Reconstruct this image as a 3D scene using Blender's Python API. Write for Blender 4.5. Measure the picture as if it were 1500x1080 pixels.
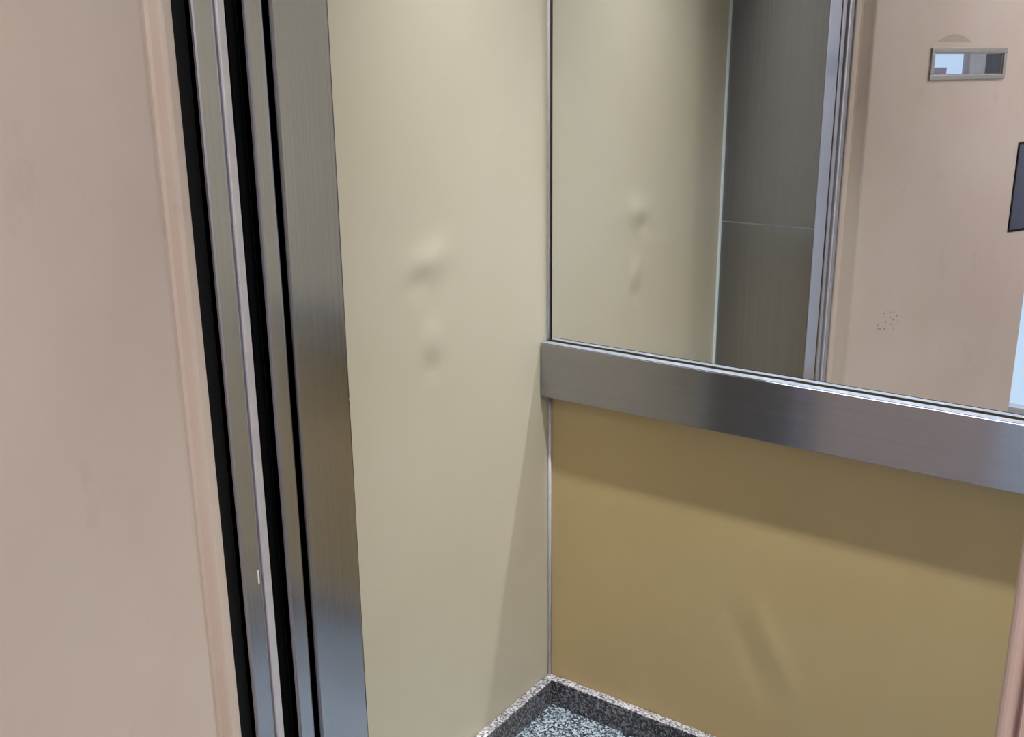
import bpy, bmesh, math, random
from mathutils import Vector, Matrix

S = bpy.context.scene
COL = S.collection
for o in list(bpy.data.objects):
    bpy.data.objects.remove(o)

# ------------------------------------------------------------------ camera
# world: corner of the left and back cabin walls is x = 0, y = 0; floor z = 0;
# +x runs along the mirrored back wall, -y towards the landing. metres.
FPX, PITCH, ROLL, YAW = 1506.0, 16.3182, -0.535, -35.4505
CAM = Vector((1.1953, -1.8222, 1.47))
cam_d = bpy.data.cameras.new('camera')
cam = bpy.data.objects.new('camera', cam_d)
COL.objects.link(cam)
pi_, ro_, ya_ = (math.radians(v) for v in (PITCH, ROLL, YAW))
fw = Vector((math.sin(ya_) * math.cos(pi_), math.cos(ya_) * math.cos(pi_), -math.sin(pi_)))
rt = Vector((math.cos(ya_), -math.sin(ya_), 0))
up = rt.cross(fw)
rr = rt * math.cos(ro_) + up * math.sin(ro_)
uu = -rt * math.sin(ro_) + up * math.cos(ro_)
cam.matrix_world = Matrix(((rr.x, uu.x, -fw.x, CAM.x), (rr.y, uu.y, -fw.y, CAM.y),
                           (rr.z, uu.z, -fw.z, CAM.z), (0, 0, 0, 1)))
cam_d.sensor_fit = 'HORIZONTAL'
cam_d.sensor_width = 36.0
cam_d.lens = FPX / 1500.0 * 36.0
cam_d.clip_start = 0.02
S.camera = cam

# ------------------------------------------------------------------ world, light levels, exposure
STRIP = 14.0         # watts of the louvred strip lamp in the cabin ceiling
STRIP_COL = (0.91, 0.95, 1.0)
STRIP_SPREAD = 95.0  # degrees, set by the louvre
LANDING_FILL = 50.0   # radiance of the fill lamp added on the landing ceiling
LANDING_COL = (1.0, 0.965, 0.95)
SKY = 1.2
w = bpy.data.worlds.new('sky')
S.world = w
w.use_nodes = True
bg = w.node_tree.nodes['Background']
bg.inputs[0].default_value = (0.66, 0.82, 1.0, 1)
bg.inputs[1].default_value = SKY
S.view_settings.view_transform = 'Standard'
S.view_settings.look = 'None'
S.view_settings.exposure = 0.0
S.view_settings.gamma = 1.0
S.view_settings.use_curve_mapping = False
S.cycles.max_bounces = 12
S.cycles.diffuse_bounces = 5
S.cycles.glossy_bounces = 8
S.cycles.transparent_max_bounces = 12
S.cycles.caustics_reflective = True
S.cycles.blur_glossy = 0.0
S.cycles.sample_clamp_indirect = 0.0
S.cycles.use_denoising = True
try:
    S.cycles.use_guiding = True
    S.cycles.use_surface_guiding = True
    S.cycles.guiding_training_samples = 64
except Exception:
    pass

# ------------------------------------------------------------------ materials
def lin(r, g, b):
    f = lambda c: (c / 255 / 12.92) if c / 255 <= 0.04045 else ((c / 255 + 0.055) / 1.055) ** 2.4
    return (f(r), f(g), f(b), 1)

def new_mat(name):
    m = bpy.data.materials.new(name)
    m.use_nodes = True
    nt = m.node_tree
    return m, nt, nt.nodes['Principled BSDF']

def N(nt, kind, **kw):
    n = nt.nodes.new(kind)
    for k, v in kw.items():
        setattr(n, k, v)
    return n

def ramp(nt, src, stops):
    r = N(nt, 'ShaderNodeValToRGB')
    el = r.color_ramp.elements
    while len(el) < len(stops):
        el.new(0.5)
    for e, (p, c) in zip(el, stops):
        e.position = p
        e.color = c if len(c) == 4 else (*c, 1)
    nt.links.new(src, r.inputs[0])
    return r

def coords(nt, scale, kind='Object'):
    tc = N(nt, 'ShaderNodeTexCoord')
    mp = N(nt, 'ShaderNodeMapping')
    mp.inputs['Scale'].default_value = scale
    nt.links.new(tc.outputs[kind], mp.inputs[0])
    return mp.outputs[0]

def noise(nt, vec, scale, detail=4, rough=0.55):
    n = N(nt, 'ShaderNodeTexNoise')
    n.inputs['Scale'].default_value = scale
    n.inputs['Detail'].default_value = detail
    n.inputs['Roughness'].default_value = rough
    nt.links.new(vec, n.inputs['Vector'])
    return n.outputs[0]

def bump(nt, bsdf, h, strength, dist):
    b = N(nt, 'ShaderNodeBump')
    b.inputs['Strength'].default_value = strength
    b.inputs['Distance'].default_value = dist
    nt.links.new(h, b.inputs['Height'])
    nt.links.new(b.outputs[0], bsdf.inputs['Normal'])

def paint(name, c, c2, rough, spec=0.5, orange=0.0004, wave=0.0):
    """gloss paint on sheet metal: slow tone drift, fine roller texture"""
    m, nt, b = new_mat(name)
    v = coords(nt, (1, 1, 1))
    r = ramp(nt, noise(nt, v, 3.0, 3), [(0.3, c), (0.7, c2)])
    nt.links.new(r.outputs[0], b.inputs['Base Color'])
    b.inputs['Roughness'].default_value = rough
    b.inputs['Specular IOR Level'].default_value = spec
    n1 = noise(nt, v, 140, 2)
    bump(nt, b, n1, 0.12, orange)
    return m

def steel(name, base, rough, aniso=0.0, tangent=None, grain=(400, 400, 3), streak=0.06):
    m, nt, b = new_mat(name)
    v = coords(nt, grain)
    n1 = noise(nt, v, 1.0, 3, 0.6)
    lo = tuple(x * 0.90 for x in base)
    hi = tuple(min(1, x * 1.08) for x in base)
    r = ramp(nt, n1, [(0.25, lo), (0.75, hi)])
    nt.links.new(r.outputs[0], b.inputs['Base Color'])
    mr = N(nt, 'ShaderNodeMapRange')
    mr.inputs[3].default_value = max(0.02, rough - streak)
    mr.inputs[4].default_value = rough + streak
    nt.links.new(n1, mr.inputs[0])
    nt.links.new(mr.outputs[0], b.inputs['Roughness'])
    b.inputs['Metallic'].default_value = 1.0
    if tangent:
        b.inputs['Anisotropic'].default_value = aniso
        cx = N(nt, 'ShaderNodeCombineXYZ')
        for i in range(3):
            cx.inputs[i].default_value = tangent[i]
        nt.links.new(cx.outputs[0], b.inputs['Tangent'])
    return m

def plain(name, c, rough=0.5, metallic=0.0, spec=0.5):
    m, nt, b = new_mat(name)
    v = coords(nt, (1, 1, 1))
    n1 = noise(nt, v, 25, 3)
    r = ramp(nt, n1, [(0.3, tuple(x * 0.93 for x in c[:3])), (0.7, tuple(min(1, x * 1.05) for x in c[:3]))])
    nt.links.new(r.outputs[0], b.inputs['Base Color'])
    b.inputs['Roughness'].default_value = rough
    b.inputs['Metallic'].default_value = metallic
    b.inputs['Specular IOR Level'].default_value = spec
    return m

def emit(name, c, s):
    m, nt, b = new_mat(name)
    b.inputs['Base Color'].default_value = (0.8, 0.8, 0.8, 1)
    b.inputs['Emission Color'].default_value = (*c, 1)
    b.inputs['Emission Strength'].default_value = s
    return m

def granite(name, dark, mid, light, scale, cuts):
    m, nt, b = new_mat(name)
    v = coords(nt, (1, 1, 1))
    vo = N(nt, 'ShaderNodeTexVoronoi')
    vo.inputs['Scale'].default_value = scale
    nt.links.new(v, vo.inputs['Vector'])
    sep = N(nt, 'ShaderNodeSeparateColor')
    nt.links.new(vo.outputs['Color'], sep.inputs[0])
    n1 = noise(nt, v, scale * 0.9, 3, 0.7)
    mx = N(nt, 'ShaderNodeMath', operation='ADD')
    nt.links.new(sep.outputs[0], mx.inputs[0])
    nt.links.new(n1, mx.inputs[1])
    hf = N(nt, 'ShaderNodeMath', operation='MULTIPLY')
    hf.inputs[1].default_value = 0.5
    nt.links.new(mx.outputs[0], hf.inputs[0])
    r = ramp(nt, hf.outputs[0], [(cuts[0], dark), (cuts[1], mid), (cuts[2], light)])
    nt.links.new(r.outputs[0], b.inputs['Base Color'])
    b.inputs['Roughness'].default_value = 0.35
    bump(nt, b, hf.outputs[0], 0.25, 0.0008)
    return m

def glass(name, tint):
    m, nt, b = new_mat(name)
    nt.nodes.remove(b)
    out = nt.nodes['Material Output']
    tr = N(nt, 'ShaderNodeBsdfTransparent')
    tr.inputs[0].default_value = tint
    gl = N(nt, 'ShaderNodeBsdfGlossy')
    gl.inputs['Roughness'].default_value = 0.02
    lw = N(nt, 'ShaderNodeLayerWeight')
    lw.inputs[0].default_value = 0.5
    pw = N(nt, 'ShaderNodeMath', operation='POWER')
    pw.inputs[1].default_value = 4.0
    nt.links.new(lw.outputs['Facing'], pw.inputs[0])
    fr = N(nt, 'ShaderNodeMapRange')
    fr.inputs[3].default_value = 0.04
    fr.inputs[4].default_value = 0.9
    nt.links.new(pw.outputs[0], fr.inputs[0])
    mx = N(nt, 'ShaderNodeMixShader')
    nt.links.new(fr.outputs[0], mx.inputs[0])
    nt.links.new(tr.outputs[0], mx.inputs[1])
    nt.links.new(gl.outputs[0], mx.inputs[2])
    nt.links.new(mx.outputs[0], out.inputs[0])
    return m

def mirror_mat():
    m, nt, b = new_mat('silvered_mirror')
    b.inputs['Base Color'].default_value = (0.82, 0.83, 0.825, 1)
    b.inputs['Metallic'].default_value = 1.0
    b.inputs['Roughness'].default_value = 0.0
    return m

def worn_paint():
    """pinkish beige door paint with scuffs, a darker arc above the glass and pin-head chips"""
    m, nt, b = new_mat('worn_door_paint')
    v = coords(nt, (1, 1, 1))
    base = ramp(nt, noise(nt, v, 2.2, 4), [(0.3, lin(214, 196, 182)), (0.55, lin(221, 204, 191)), (0.75, lin(222, 209, 199))])
    # blotchy rubbed zones
    patch = ramp(nt, noise(nt, coords(nt, (1, 1, 0.7)), 9, 5, 0.65), [(0.60, (0, 0, 0)), (0.72, (1, 1, 1))])
    mx = N(nt, 'ShaderNodeMix', data_type='RGBA')
    f1 = N(nt, 'ShaderNodeMath', operation='MULTIPLY')
    f1.inputs[1].default_value = 0.35
    nt.links.new(patch.outputs[0], f1.inputs[0])
    nt.links.new(f1.outputs[0], mx.inputs['Factor'])
    nt.links.new(base.outputs[0], mx.inputs['A'])
    mx.inputs['B'].default_value = lin(190, 172, 160)
    # the darker arc: a lens between two circles, in door-local metres (x = along the leaf, z = height)
    sep = N(nt, 'ShaderNodeSeparateXYZ')
    tc = N(nt, 'ShaderNodeTexCoord')
    nt.links.new(tc.outputs['Object'], sep.inputs[0])
    def M(op, a, b_):
        n = N(nt, 'ShaderNodeMath', operation=op)
        for i, q in enumerate((a, b_)):
            if isinstance(q, (int, float)):
                n.inputs[i].default_value = q
            else:
                nt.links.new(q, n.inputs[i])
        return n.outputs[0]
    X, Z = sep.outputs[0], sep.outputs[2]
    dx = M('SUBTRACT', X, 0.411)
    top = M('SUBTRACT', 1.551, M('MULTIPLY', M('MULTIPLY', dx, dx), 3.4))
    inside = M('MULTIPLY', M('LESS_THAN', Z, top), M('GREATER_THAN', Z, 1.5285))
    arc = N(nt, 'ShaderNodeMix', data_type='RGBA')
    nt.links.new(M('MULTIPLY', inside, 0.75), arc.inputs['Factor'])
    nt.links.new(mx.outputs['Result'], arc.inputs['A'])
    arc.inputs['B'].default_value = lin(186, 168, 152)
    # dark chips in one small cluster
    vo = N(nt, 'ShaderNodeTexVoronoi')
    vo.inputs['Scale'].default_value = 75
    nt.links.new(tc.outputs['Object'], vo.inputs['Vector'])
    ex = M('DIVIDE', M('SUBTRACT', X, 0.232), 0.055)
    ez = M('DIVIDE', M('SUBTRACT', Z, 0.72), 0.035)
    near = M('LESS_THAN', M('ADD', M('MULTIPLY', ex, ex), M('MULTIPLY', ez, ez)), 1.0)
    chip = M('MULTIPLY', near, M('LESS_THAN', vo.outputs['Distance'], 0.20))
    fin = N(nt, 'ShaderNodeMix', data_type='RGBA')
    nt.links.new(M('MULTIPLY', chip, 0.8), fin.inputs['Factor'])
    nt.links.new(arc.outputs['Result'], fin.inputs['A'])
    fin.inputs['B'].default_value = lin(90, 80, 72)
    nt.links.new(fin.outputs['Result'], b.inputs['Base Color'])
    b.inputs['Roughness'].default_value = 0.55
    bump(nt, b, noise(nt, v, 120, 2), 0.15, 0.0005)
    return m

MAT = {
    'cream': paint('cream_wall_paint', lin(190, 181, 157), lin(194, 186, 165), 0.34, 0.55),
    'ochre': paint('ochre_wall_paint', lin(188, 162, 114), lin(192, 169, 122), 0.36, 0.5),
    'door': worn_paint(),
    'pink': paint('pink_beige_frame_paint', lin(196, 166, 152), lin(200, 172, 158), 0.5),
    'steel_v': steel('brushed_steel_upright', (0.52, 0.52, 0.575), 0.19, 0.6, (0, 1, 0), (500, 500, 2)),
    'steel_dark': steel('brushed_steel_return', (0.33, 0.335, 0.37), 0.2, 0.5, (1, 0, 0), (500, 500, 2)),
    'steel_h': steel('brushed_steel_rail', (0.36, 0.355, 0.385), 0.20, 1.0, (0, 0, 1), (2.0, 900, 900), 0.03),
    'bright': steel('polished_steel', (0.78, 0.77, 0.80), 0.22),
    'alu': plain('pale_aluminium', (0.74, 0.72, 0.76), 0.42, 0.55),
    'flange': plain('grey_rail_flange', (0.29, 0.32, 0.37), 0.45, 0.5),
    'pale': plain('pale_plastic_edging', (0.74, 0.80, 0.82), 0.4),
    'black': plain('black_rubber', (0.006, 0.006, 0.007), 0.6, 0.0, 0.2),
    'gunmetal': plain('blue_grey_metal', lin(92, 97, 118), 0.35, 0.4),
    'frame': steel('vision_frame_steel', (0.42, 0.41, 0.38), 0.3),
    'granite': granite('speckled_granite_floor', lin(26, 31, 38), lin(96, 108, 118), lin(186, 198, 204), 250, (0.34, 0.50, 0.66)),
    'skirt': granite('speckled_granite_skirting', lin(34, 33, 38), lin(80, 78, 84), lin(150, 147, 150), 250, (0.36, 0.52, 0.74)),
    'skirt_lit': granite('granite_skirting_lit_top', lin(84, 81, 84), lin(146, 143, 146), lin(198, 194, 195), 250, (0.32, 0.46, 0.62)),  # paler granite that paints lamplight onto the skirting top
    'mirror': mirror_mat(),
    'white': plain('white_plaster', lin(226, 224, 226), 0.8),
    'ceil': plain('cream_ceiling_paint', lin(225, 218, 200), 0.6),
    'lfloor': granite('landing_terrazzo', lin(120, 112, 108), lin(176, 170, 166), lin(206, 204, 202), 90, (0.3, 0.5, 0.7)),
    'wood': plain('white_window_frame', lin(236, 236, 240), 0.4),
    'pane': glass('clear_pane', (0.95, 0.97, 1, 1)),
    'frost': plain('lilac_blind', lin(196, 192, 210), 0.7),
    'lamp': emit('opal_fill_lamp', LANDING_COL, LANDING_FILL),
}

# ------------------------------------------------------------------ builders
def tag(o, label=None, cat=None, kind=None, group=None):
    if label:
        o['label'] = label
    if cat:
        o['category'] = cat
    if kind:
        o['kind'] = kind
    if group:
        o['group'] = group
    return o

def empty(name, loc, rz=0.0):
    o = bpy.data.objects.new(name, None)
    o.location = loc
    o.rotation_euler = (0, 0, rz)
    o.empty_display_size = 0.1
    COL.objects.link(o)
    return o

def link(name, bm, m, parent=None, smooth=False, at=None):
    """bm is in the parent's own metres (or world when top-level); origin goes to the base centre"""
    xs = [v.co for v in bm.verts]
    lo = Vector((min(v.x for v in xs), min(v.y for v in xs), min(v.z for v in xs)))
    hi = Vector((max(v.x for v in xs), max(v.y for v in xs), max(v.z for v in xs)))
    c = Vector(at) if at is not None else Vector(((lo.x + hi.x) / 2, (lo.y + hi.y) / 2, lo.z))
    bmesh.ops.translate(bm, verts=bm.verts, vec=-c)
    bmesh.ops.recalc_face_normals(bm, faces=bm.faces)
    me = bpy.data.meshes.new(name)
    bm.to_mesh(me)
    bm.free()
    me.materials.append(MAT[m])
    for p in me.polygons:
        p.use_smooth = smooth
    o = bpy.data.objects.new(name, me)
    COL.objects.link(o)
    o.location = c
    if parent:
        o.parent = parent
    return o

def add_box(bm, x0, x1, y0, y1, z0, z1, bev=0.0, seg=2):
    r = bmesh.ops.create_cube(bm, size=1.0)
    for v in r['verts']:
        v.co = Vector(((x0 + x1) / 2 + v.co.x * (x1 - x0), (y0 + y1) / 2 + v.co.y * (y1 - y0), (z0 + z1) / 2 + v.co.z * (z1 - z0)))
    if bev:
        ed = list({e for v in r['verts'] for e in v.link_edges})
        bmesh.ops.bevel(bm, geom=ed, offset=bev, segments=seg, affect='EDGES', profile=0.5)

def box(name, ext, m, parent=None, bev=0.0, seg=2):
    """ext in world metres; parents are unrotated empties"""
    bm = bmesh.new()
    x0, x1, y0, y1, z0, z1 = ext
    p = parent.location if parent else Vector((0, 0, 0))
    add_box(bm, x0 - p.x, x1 - p.x, y0 - p.y, y1 - p.y, z0 - p.z, z1 - p.z, bev, seg)
    return link(name, bm, m, parent)

def prism(name, pts, z0, z1, m, parent=None, smooth=False):
    """closed outline pts (x, y) pulled from z0 to z1"""
    bm = bmesh.new()
    p = parent.location if parent else Vector((0, 0, 0))
    a = [bm.verts.new((x - p.x, y - p.y, z0 - p.z)) for x, y in pts]
    b = [bm.verts.new((x - p.x, y - p.y, z1 - p.z)) for x, y in pts]
    n = len(pts)
    for i in range(n):
        bm.faces.new((a[i], a[(i + 1) % n], b[(i + 1) % n], b[i]))
    bm.faces.new(a)
    bm.faces.new(list(reversed(b)))
    return link(name, bm, m, parent, smooth)

def extrude_x(bm, pts, x0, x1):
    a = [bm.verts.new((x0, y, z)) for y, z in pts]
    b = [bm.verts.new((x1, y, z)) for y, z in pts]
    n = len(pts)
    for i in range(n):
        bm.faces.new((a[i], a[(i + 1) % n], b[(i + 1) % n], b[i]))
    bm.faces.new(a)
    bm.faces.new(list(reversed(b)))

def rod(bm, a, b, r, seg=16):
    a, b = Vector(a), Vector(b)
    d = b - a
    q = d.to_track_quat('Z', 'Y').to_matrix().to_4x4()
    mt = Matrix.Translation((a + b) / 2) @ q
    bmesh.ops.create_cone(bm, cap_ends=True, segments=seg, radius1=r, radius2=r, depth=d.length, matrix=mt)

# key measures
W = 1.40                    # cabin width
YR = -0.892                 # inner face of the entrance returns
XJ = 0.270                  # left entrance reveal plane
XO = 1.112                  # right entrance reveal plane
HC = 2.20                   # cabin ceiling
SK_H, SK_T = 0.0664, 0.0237 # skirting
RZ0, RZ1, RP = 0.7786, 0.899, 0.0386   # rail
HO = 2.05                   # opening height
MY = -0.010                 # mirror face

# ------------------------------------------------------------------ cabin shell
def sheet_wall(name, along, a0, a1, z0, z1, m, dents, label, res=0.0075):
    """dented sheet panel: 'y' = lies in x = 0 plane facing +x, 'x' = lies in y = 0 plane facing -y"""
    bm = bmesh.new()
    na, nz = int((a1 - a0) / res), int((z1 - z0) / res)
    g = []
    for i in range(na + 1):
        row = []
        for j in range(nz + 1):
            a, z = a0 + (a1 - a0) * i / na, z0 + (z1 - z0) * j / nz
            h = 0.0
            for (ca, cz, ra, rz, rot, amp) in dents:
                da, dz = a - ca, z - cz
                u = (da * math.cos(rot) + dz * math.sin(rot)) / ra
                v = (-da * math.sin(rot) + dz * math.cos(rot)) / rz
                q = u * u + v * v
                if q < 12:
                    h += amp * math.exp(-q)
            row.append(bm.verts.new((h, a, z) if along == 'y' else (a, -h, z)))
        g.append(row)
    front = []
    for i in range(na):
        for j in range(nz):
            front.append(bm.faces.new((g[i][j], g[i + 1][j], g[i + 1][j + 1], g[i][j + 1])))
    # a back skin 12 mm behind, closed round the rim
    off = Vector((-0.012, 0, 0)) if along == 'y' else Vector((0, 0.012, 0))
    rim = [g[i][0] for i in range(na)] + [g[na][j] for j in range(nz)] + [g[i][nz] for i in range(na, 0, -1)] + [g[0][j] for j in range(nz, 0, -1)]
    back = [bm.verts.new((( 0, v.co.y, v.co.z) if along == 'y' else (v.co.x, 0, v.co.z))) for v in rim]
    for v in back:
        v.co += off
    n = len(rim)
    for i in range(n):
        bm.faces.new((rim[i], rim[(i + 1) % n], back[(i + 1) % n], back[i]))
    bm.faces.new(back)
    o = link(name, bm, m, smooth=True)
    return tag(o, label, 'wall', 'structure')

dents_left = [(-0.402, 1.132, 0.055, 0.032, 0.25, 0.0040), (-0.437, 1.100, 0.030, 0.022, 0.6, -0.0024),
              (-0.402, 0.984, 0.030, 0.036, 0.0, 0.0032), (-0.398, 0.930, 0.020, 0.022, 0.3, -0.0014),
              (-0.06, 0.915, 0.060, 0.004, 0.08, -0.0006),
              (-0.25, 1.45, 0.10, 0.30, 0.0, 0.0010), (-0.62, 1.30, 0.12, 0.40, 0.0, 0.0008)]
sheet_wall('wall_left', 'y', YR, 0.0, 0.0, HC, 'cream', dents_left, 'cream painted metal side wall of the lift cabin with small dents')
dents_back = [(0.545, 0.33, 0.022, 0.10, 0.45, 0.0034), (0.50, 0.28, 0.020, 0.09, 0.45, -0.0030)]
sheet_wall('wall_back', 'x', 0.0, W, 0.0, HC, 'ochre', dents_back, 'ochre painted metal back wall below the steel rail')
tag(box('wall_right', (W, W + 0.012, YR, 0, 0, HC), 'cream'), 'cream painted metal side wall of the lift cabin opposite the dented one', 'wall', 'structure')
tag(box('floor', (-0.012, W + 0.012, -1.035, 0.012, -0.04, 0.0), 'granite'), 'grey speckled granite floor of the lift cabin', 'floor', 'structure')
tag(box('ceiling', (-0.012, W + 0.012, -1.035, 0.012, HC, HC + 0.03), 'ceil'), 'cream ceiling of the lift cabin', 'ceiling', 'structure')

# skirting: grey granite upstands, mitred in the corner
def skirt(name, ext, label):
    o = box(name, ext, 'skirt', bev=0.002)
    o.data.materials.append(MAT['skirt_lit'])          # face shade and overhead light on the top put into the colour
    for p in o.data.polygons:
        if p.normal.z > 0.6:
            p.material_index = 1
    return tag(o, label, 'skirting', 'structure')
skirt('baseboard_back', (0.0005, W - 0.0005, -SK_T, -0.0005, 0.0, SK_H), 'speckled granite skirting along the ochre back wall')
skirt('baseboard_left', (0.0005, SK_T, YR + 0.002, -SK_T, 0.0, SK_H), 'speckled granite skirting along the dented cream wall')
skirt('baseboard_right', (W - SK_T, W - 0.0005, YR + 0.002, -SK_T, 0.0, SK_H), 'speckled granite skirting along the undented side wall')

# corner beads
def bead(name, x, y, r, z0, z1, label):
    bm = bmesh.new()
    rod(bm, (x, y, z0), (x, y, z1), r, 16)
    return tag(link(name, bm, 'alu', smooth=True), label, 'trim', 'structure')
bead('trim_1', 0.0038, -0.0045, 0.0038, SK_H, RZ0 - 0.001, 'thin metal corner bead below the steel rail')
bead('trim_2', 0.0032, -0.0098, 0.0032, RZ1 + 0.001, HC, 'thin metal corner bead beside the mirror')
tag(box('trim_3', (0.0, 0.006, YR + 0.0005, YR + 0.009, SK_H, HC), 'pale', bev=0.001), 'narrow bright edge strip where the dented wall meets the steel return', 'trim', 'structure')

# ------------------------------------------------------------------ entrance posts of the cabin
def entrance_post(name, side, label):
    """side = +1: left post with its reveal facing +x; -1: the matching right post"""
    base = Vector((XJ if side > 0 else XO, YR, 0))
    t = empty(name, base)
    def X(a):                       # a = metres behind the reveal plane
        return (XJ - a) if side > 0 else (XO + a)
    def b(nm, a0, a1, y0, y1, m, bev=0.0, z0=0.0, z1=HC):
        xa, xb = sorted((X(a0), X(a1)))
        return box(nm, (xa, xb, y0, y1, z0, z1), m, t, bev)
    far = XJ + 0.0 if side > 0 else W - XO
    # return panel (parallel to the mirror) and the wide reveal sheet
    b('return_panel', 0.0015, far - 0.0005, YR - 0.018, YR, 'steel_dark', 0.0, 1.0525, HC)
    b('return_panel', 0.0015, far - 0.0005, YR - 0.018, YR, 'steel_dark', 0.0, 0.0, 1.0490)
    b('seam_lip', 0.0018, far - 0.0008, YR - 0.017, YR - 0.0002, 'flange', 0.0, 1.0492, 1.0523)
    b('reveal_panel', 0.0, 0.016, -0.983, YR - 0.0005, 'steel_v', 0.0032)
    b('groove_liner', 0.018, 0.030, -0.996, -0.984, 'black')
    b('edge_strip', 0.0, 0.016, -1.021, -0.9945, 'steel_v', 0.0032)
    b('back_fill', 0.031, far - 0.001, -1.020, YR - 0.019, 'black')
    return tag(t, label, 'post', 'structure')
entrance_post('trim_4', +1, 'brushed steel entrance post of the cabin next to the dented cream wall')
entrance_post('trim_5', -1, 'brushed steel entrance post of the cabin on the far side from the hinged door')
tag(box('trim_6', (XJ + 0.0, XO, -1.02, YR, HO + 0.02, HC), 'steel_v', bev=0.002), 'brushed steel header above the cabin entrance', 'trim', 'structure')

# ------------------------------------------------------------------ landing door frame in the shaft wall
fl = empty('trim_7', (XJ - 0.01, -1.07, 0))
box('gap_liner', (XJ - 0.07, XJ - 0.045, -1.062, -1.010, 0, HO), 'black', fl)
box('pale_strip', (XJ - 0.030, XJ - 0.0005, -1.0585, -1.047, 0, HO), 'alu', fl, 0.002)
box('frame_strip', (XJ - 0.030, XJ - 0.002, -1.090, -1.0605, 0, HO), 'steel_v', fl, 0.003)
chip = box('paint_chip', (XJ - 0.0021, XJ - 0.0017, -1.0678, -1.0655, 0.856, 0.875), 'pale', fl)
box('rebate_seal', (XJ - 0.045, XJ - 0.012, -1.118, -1.0905, 0, HO), 'black', fl)
tag(fl, 'narrow steel landing door frame strips with black seals beside the hinged door', 'door frame', 'structure')

frr = empty('trim_8', (XO + 0.04, -1.09, 0))
pts = []
def arc_pts(cx, cy, r, a0, a1, n=6):
    return [(cx + r * math.cos(math.radians(a0 + (a1 - a0) * k / n)), cy + r * math.sin(math.radians(a0 + (a1 - a0) * k / n))) for k in range(n + 1)]
# pink painted post, outline with a rounded inner bead, a groove and the flat face
outline = [(XO + 0.10, -1.04), (XO, -1.04)] + arc_pts(XO + 0.005, -1.137, 0.005, 180, 330) + [(XO + 0.0125, -1.134), (XO + 0.015, -1.142), (XO + 0.10, -1.142)]
prism('frame_post', outline, 0, HO, 'pink', frr)
tag(frr, 'pink beige painted landing door frame post facing the hinged door', 'door frame', 'structure')
tag(box('trim_9', (XJ - 0.045, XO + 0.10, -1.142, -1.04, HO, HO + 0.08), 'pink', bev=0.003), 'pink beige painted frame head above the landing door opening', 'door frame', 'structure')
tag(box('trim_10', (XJ - 0.04, XO + 0.04, -1.14, -1.036, -0.03, 0.0), 'steel_h'), 'steel sill between landing floor and cabin', 'sill', 'structure')

# ------------------------------------------------------------------ hinged landing door
HX, HY, TH = 0.265, -1.111, 66.0
DW, DT, DH = 0.912, 0.045, 2.03
FN = 0.0066                      # face stands proud of the hinge-side strip
door = empty('door_1', (HX, HY, 0), math.radians(-TH))
VU0, VU1, VZ0, VZ1 = 0.330, 0.638, 1.437, 1.500       # clear glass opening
cols = [(0.0, -0.003), (0.002, -0.0005), (0.005, 0.0), (0.019, 0.0), (0.0215, -0.0012), (0.0228, -0.005), (0.0238, -0.014), (0.0265, -0.0172), (0.034, -0.0168),
        (0.044, -0.013), (0.054, -0.0065), (0.062, -0.001), (0.068, 0.0036), (0.073, 0.0060), (0.079, FN), (0.20, FN), (VU0, FN), (VU1, FN), (DW - 0.012, FN), (DW - 0.006, FN - 0.001),
        (DW - 0.002, FN - 0.003), (DW, FN - 0.007)]
rows = [0.008, VZ0, VZ1, DH]
bm = bmesh.new()
F = [[bm.verts.new((u, n, z)) for z in rows] for u, n in cols]
B = [[bm.verts.new((u, -DT, z)) for z in rows] for u, n in cols]
iv = [i for i, (u, n) in enumerate(cols) if u == VU0][0]
nc = len(cols)
for i in range(nc - 1):
    for j in range(3):
        if i == iv and j == 1:
            for a, c in (((i, j), (i + 1, j)), ((i, j + 1), (i + 1, j + 1)), ((i, j), (i, j + 1)), ((i + 1, j), (i + 1, j + 1))):
                bm.faces.new((F[a[0]][a[1]], F[c[0]][c[1]], B[c[0]][c[1]], B[a[0]][a[1]]))
            continue
        bm.faces.new((F[i][j], F[i + 1][j], F[i + 1][j + 1], F[i][j + 1]))
        bm.faces.new((B[i][j], B[i][j + 1], B[i + 1][j + 1], B[i + 1][j]))
for j in range(3):
    bm.faces.new((F[0][j], F[0][j + 1], B[0][j + 1], B[0][j]))
    bm.faces.new((F[-1][j], B[-1][j], B[-1][j + 1], F[-1][j + 1]))
for i in range(nc - 1):
    bm.faces.new((F[i][0], B[i][0], B[i + 1][0], F[i + 1][0]))
    bm.faces.new((F[i][3], F[i + 1][3], B[i + 1][3], B[i][3]))
link('leaf', bm, 'door', door, at=(0, 0, 0))

def ring(bm, u0, u1, z0, z1, wd, n0, n1, bev=0.0):
    add_box(bm, u0, u1, n0, n1, z0, z0 + wd, bev)
    add_box(bm, u0, u1, n0, n1, z1 - wd, z1, bev)
    add_box(bm, u0, u0 + wd, n0, n1, z0 + wd, z1 - wd, bev)
    add_box(bm, u1 - wd, u1, n0, n1, z0 + wd, z1 - wd, bev)
bm = bmesh.new()
ring(bm, 0.312, 0.655, 1.4235, 1.514, 0.0145, FN, FN + 0.006, 0.0018)
vf = link('vision_frame', bm, 'frame', door)
bm = bmesh.new()
ring(bm, VU0, VU1, VZ0, VZ1, 0.003, -DT + 0.001, FN - 0.001)
lnr = link('frame_liner', bm, 'frame', None)
lnr.parent = door
bm = bmesh.new()
add_box(bm, VU0 + 0.003, VU1 - 0.003, -0.024, -0.019, VZ0 + 0.003, VZ1 - 0.003)
vg = link('vision_glass', bm, 'pane', door)
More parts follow.
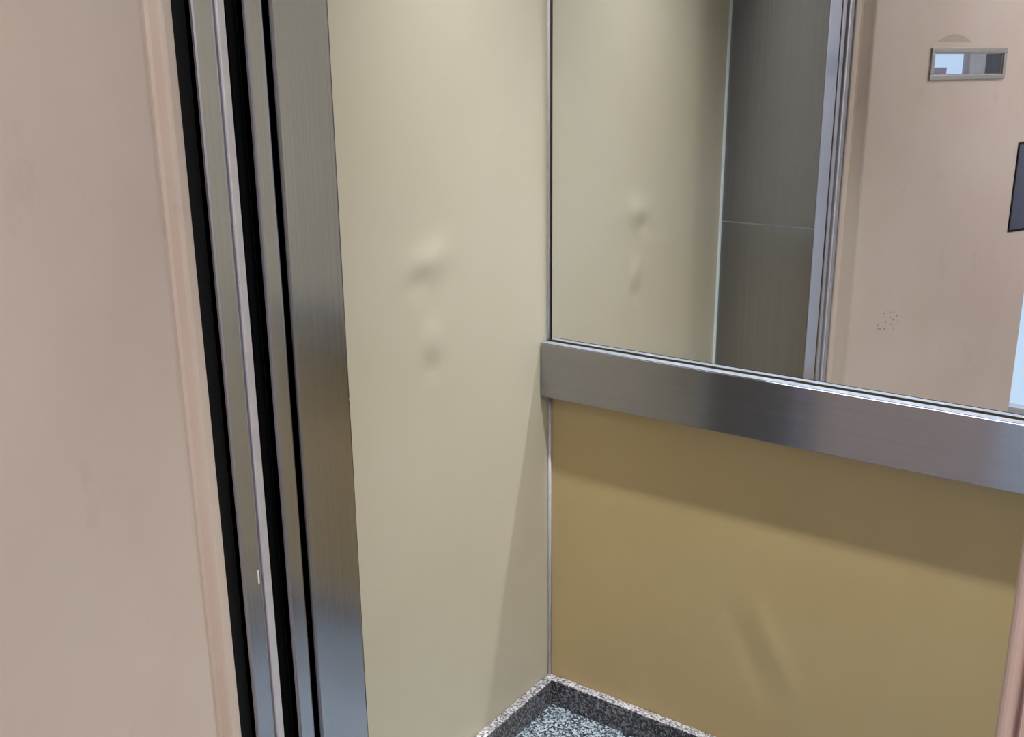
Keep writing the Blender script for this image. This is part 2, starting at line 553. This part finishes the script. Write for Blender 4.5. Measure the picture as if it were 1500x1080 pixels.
# dark recessed lock plate near the free edge
bm = bmesh.new()
add_box(bm, 0.775, 0.890, FN - 0.001, FN + 0.0010, 0.952, 1.228)
link('lock_plate', bm, 'gunmetal', door)
bm = bmesh.new()
ring(bm, 0.772, 0.893, 0.946, 1.231, 0.007, FN - 0.0005, FN + 0.003, 0.0008)
link('lock_plate_rim', bm, 'black', door)
# pull handle on the landing side of the leaf, and hinge barrels
bm = bmesh.new()
rod(bm, (0.79, -DT - 0.04, 0.95), (0.79, -DT - 0.04, 1.23), 0.010)
for zz in (0.98, 1.20):
    rod(bm, (0.79, -DT, zz), (0.79, -DT - 0.04, zz), 0.008)
link('pull_handle', bm, 'bright', door, True)
tag(door, 'pinkish beige hinged landing door standing open, with narrow glazed slot', 'door', 'structure')

# ------------------------------------------------------------------ mirror and handrail (things)
mi = empty('wall_mirror', (0.62, MY, RZ1))
bm = bmesh.new()
MX0, MX1 = 0.0125, W - 0.006
add_box(bm, MX0 - 0.62, MX1 - 0.62, 0.0, 0.0045, 0.0030, HC - 0.02 - RZ1)
link('glass_sheet', bm, 'mirror', mi)
bm = bmesh.new()
add_box(bm, 0.0066 - 0.62, W - 0.003 - 0.62, 0.0048, 0.0096, 0.001, HC - 0.01 - RZ1)
link('backing_board', bm, 'black', mi)
tag(mi, 'large wall mirror above the brushed steel rail', 'mirror')

ra = empty('hand_rail', (0.62, -0.0005, RZ0))
bm = bmesh.new()
RX0, RX1 = 0.0035 - 0.62, W - 0.0035 - 0.62
H_ = RZ1 - RZ0
# folded channel: broad front plate, top flange, bottom lip
pts = [(-RP, 0.0), (-RP, H_), (-RP + 0.0045, H_), (-RP + 0.0045, 0.003), (-0.004, 0.003), (-0.004, 0.0)]
extrude_x(bm, pts, RX0, RX1)
ed = [e for e in bm.edges if all(abs(v.co.y + RP) < 1e-6 for v in e.verts) and abs(e.verts[0].co.z - e.verts[1].co.z) < 1e-6]
bmesh.ops.bevel(bm, geom=ed, offset=0.0016, segments=3, affect='EDGES', profile=0.5)
link('front_channel', bm, 'steel_h', ra)
bm = bmesh.new()
add_box(bm, RX0, RX1, -RP + 0.0046, -0.0145, H_ - 0.004, H_ - 0.0002)
link('top_flange', bm, 'flange', ra)
bm = bmesh.new()
add_box(bm, RX0, RX1, -0.0158, 0.0, 0.006, H_ - 0.008)
link('rail_core', bm, 'black', ra)
for s in (RX0, RX1 - 0.001):
    bm = bmesh.new()
    add_box(bm, s + 0.0002, s + 0.0009, -RP + 0.0048, -0.016, 0.0035, H_ - 0.0045)
    link('end_cap', bm, 'black', ra)
tag(ra, 'broad flat brushed steel rail under the mirror', 'handrail')

# ------------------------------------------------------------------ cabin lamp
lp = empty('ceiling_lamp', (0.70, -0.313, HC))
def local_box(nm, x0, x1, y0, y1, z0, z1, m, par, bev=0.0):
    bm = bmesh.new()
    add_box(bm, x0, x1, y0, y1, z0, z1, bev)
    return link(nm, bm, m, par)
local_box('housing', -0.66, 0.66, -0.035, 0.035, -0.02, 0.0, 'wood', lp, 0.003)
for s_ in (-1, 1):
    local_box('side_louvre', -0.66, 0.66, s_ * 0.0275 - 0.003, s_ * 0.0275 + 0.003, -0.055, -0.02, 'wood', lp, 0.001)
    local_box('end_louvre', s_ * 0.657 - 0.003, s_ * 0.657 + 0.003, -0.0245, 0.0245, -0.055, -0.02, 'wood', lp, 0.001)
ld = bpy.data.lights.new('light_strip', 'AREA')
ld.shape = 'RECTANGLE'
ld.size, ld.size_y = 1.28, 0.036
ld.energy = STRIP
ld.color = STRIP_COL
ld.spread = math.radians(STRIP_SPREAD)
lo = bpy.data.objects.new('light_strip', ld)
COL.objects.link(lo)
lo.parent = lp
lo.location = (0, 0, -0.056)
tag(lp, 'long louvred strip lamp on the cabin ceiling', 'lamp')

# ------------------------------------------------------------------ landing
LX0, LX1, LY0, LZ = -1.3, 2.7, -2.85, 2.6
tag(box('floor_landing', (LX0, LX1, LY0 - 0.1, -1.045, -0.05, 0.0), 'lfloor'), 'pale terrazzo floor of the landing', 'floor', 'structure') 
tag(box('ceiling_landing', (LX0, LX1, LY0 - 0.1, -1.04, LZ, LZ + 0.05), 'white'), 'white ceiling of the landing', 'ceiling', 'structure')
tag(box('wall_landing_left', (LX0 - 0.1, LX0, LY0 - 0.1, -1.04, 0, LZ), 'white'), 'white plaster side wall of the landing behind the open door', 'wall', 'structure')
tag(box('wall_landing_right', (LX1, LX1 + 0.1, LY0 - 0.1, -1.04, 0, LZ), 'white'), 'white plaster side wall of the landing across from the open door', 'wall', 'structure')
def holed_wall(name, x0, x1, y0, y1, z1, holes, m, label):
    """wall slab along x with rectangular holes (hx0, hx1, hz0, hz1)"""
    bm = bmesh.new()
    xs = sorted({x0, x1, *[h[0] for h in holes], *[h[1] for h in holes]})
    for a, b_ in zip(xs, xs[1:]):
        hs = sorted([(h[2], h[3]) for h in holes if h[0] <= a and h[1] >= b_])
        z = 0.0
        for h0, h1 in hs:
            if h0 > z:
                add_box(bm, a, b_, y0, y1, z, h0)
            z = h1
        if z < z1:
            add_box(bm, a, b_, y0, y1, z, z1)
    return tag(link(name, bm, m), label, 'wall', 'structure')
holed_wall('wall_landing_front', LX0, LX1, -1.125, -1.065, LZ, [(XJ - 0.046, XO + 0.101, 0.0, HO + 0.081)], 'white', 'white plaster shaft wall round the lift door opening')
WIN = (-1.1, 0.19, 0.95, 2.25)
GDR = (0.40, 1.34, 0.0, 2.15)
holed_wall('wall_landing_far', LX0, LX1, LY0 - 0.1, LY0, LZ, [WIN, GDR], 'white', 'white plaster landing wall with window and glazed door')

wn = empty('window_1', ((WIN[0] + WIN[1]) / 2, LY0 - 0.05, WIN[2]))
bm = bmesh.new()
hw = (WIN[1] - WIN[0]) / 2
hz = WIN[3] - WIN[2]
def frame_ring(bm, w2, h, t, y0, y1, z0=0.0):
    add_box(bm, -w2, w2, y0, y1, z0, z0 + t)
    add_box(bm, -w2, w2, y0, y1, z0 + h - t, z0 + h)
    add_box(bm, -w2, -w2 + t, y0, y1, z0 + t, z0 + h - t)
    add_box(bm, w2 - t, w2, y0, y1, z0 + t, z0 + h - t)
frame_ring(bm, hw, hz, 0.03, -0.03, 0.03)
add_box(bm, -0.025, 0.025, -0.03, 0.03, 0.03, hz - 0.03)
link('window_frame', bm, 'wood', wn)
for s in (-1, 1):
    local_box('window_pane', min(s * 0.026, s * (hw - 0.031)), max(s * 0.026, s * (hw - 0.031)), -0.004, 0.004, 0.031, hz - 0.031, 'pane', wn)
local_box('blind', 0.10, hw - 0.095, 0.012, 0.016, 0.032, 0.505, 'frost', wn)
tag(wn, 'white framed landing window of two panes', 'window', 'structure')

gd = empty('door_2', ((GDR[0] + GDR[1]) / 2, LY0 - 0.05, 0))
bm = bmesh.new()
gw = (GDR[1] - GDR[0]) / 2
frame_ring(bm, gw, GDR[3], 0.045, -0.03, 0.03)
link('door_frame', bm, 'wood', gd)
local_box('glass_pane', -gw + 0.046, gw - 0.046, -0.004, 0.004, 0.046, GDR[3] - 0.046, 'pane', gd)
bm = bmesh.new()
rod(bm, (gw - 0.03, 0.03, 1.02), (gw - 0.03, 0.07, 1.02), 0.008)
rod(bm, (gw - 0.03, 0.07, 1.02), (gw - 0.14, 0.07, 1.02), 0.009)
link('door_handle', bm, 'bright', gd, True)
tag(gd, 'white framed glazed door at the end of the landing', 'door', 'structure')

ll = empty('landing_fill_lamp', (1.9, -2.0, LZ))  # out-of-view lamp, added as fill for the door and cabin
bm = bmesh.new()
bmesh.ops.create_cone(bm, cap_ends=True, segments=40, radius1=0.21, radius2=0.21, depth=0.02, matrix=Matrix.Translation((0, 0, -0.010)))
link('fill_lamp_base', bm, 'wood', ll)
bm = bmesh.new()
bmesh.ops.create_uvsphere(bm, u_segments=40, v_segments=16, radius=0.20)
bmesh.ops.delete(bm, geom=[v for v in bm.verts if v.co.z > 0.001], context='VERTS')
for v in bm.verts:
    v.co.z = v.co.z * 0.45 - 0.021
link('fill_lamp_shade', bm, 'lamp', ll, True)
tag(ll, 'unseen round opal fill lamp added on the landing ceiling', 'lamp')

# daylight portals so the sky through the two openings is sampled well
for nm, (x0, x1, z0, z1) in (('window_daylight', WIN), ('door_daylight', GDR)):
    L = bpy.data.lights.new(nm, 'AREA')
    L.shape = 'RECTANGLE'
    L.size, L.size_y = x1 - x0, z1 - z0
    L.cycles.is_portal = True
    o = bpy.data.objects.new(nm, L)
    COL.objects.link(o)
    o.location = ((x0 + x1) / 2, LY0 - 0.11, (z0 + z1) / 2)
    o.rotation_euler = (math.radians(90), 0, 0)
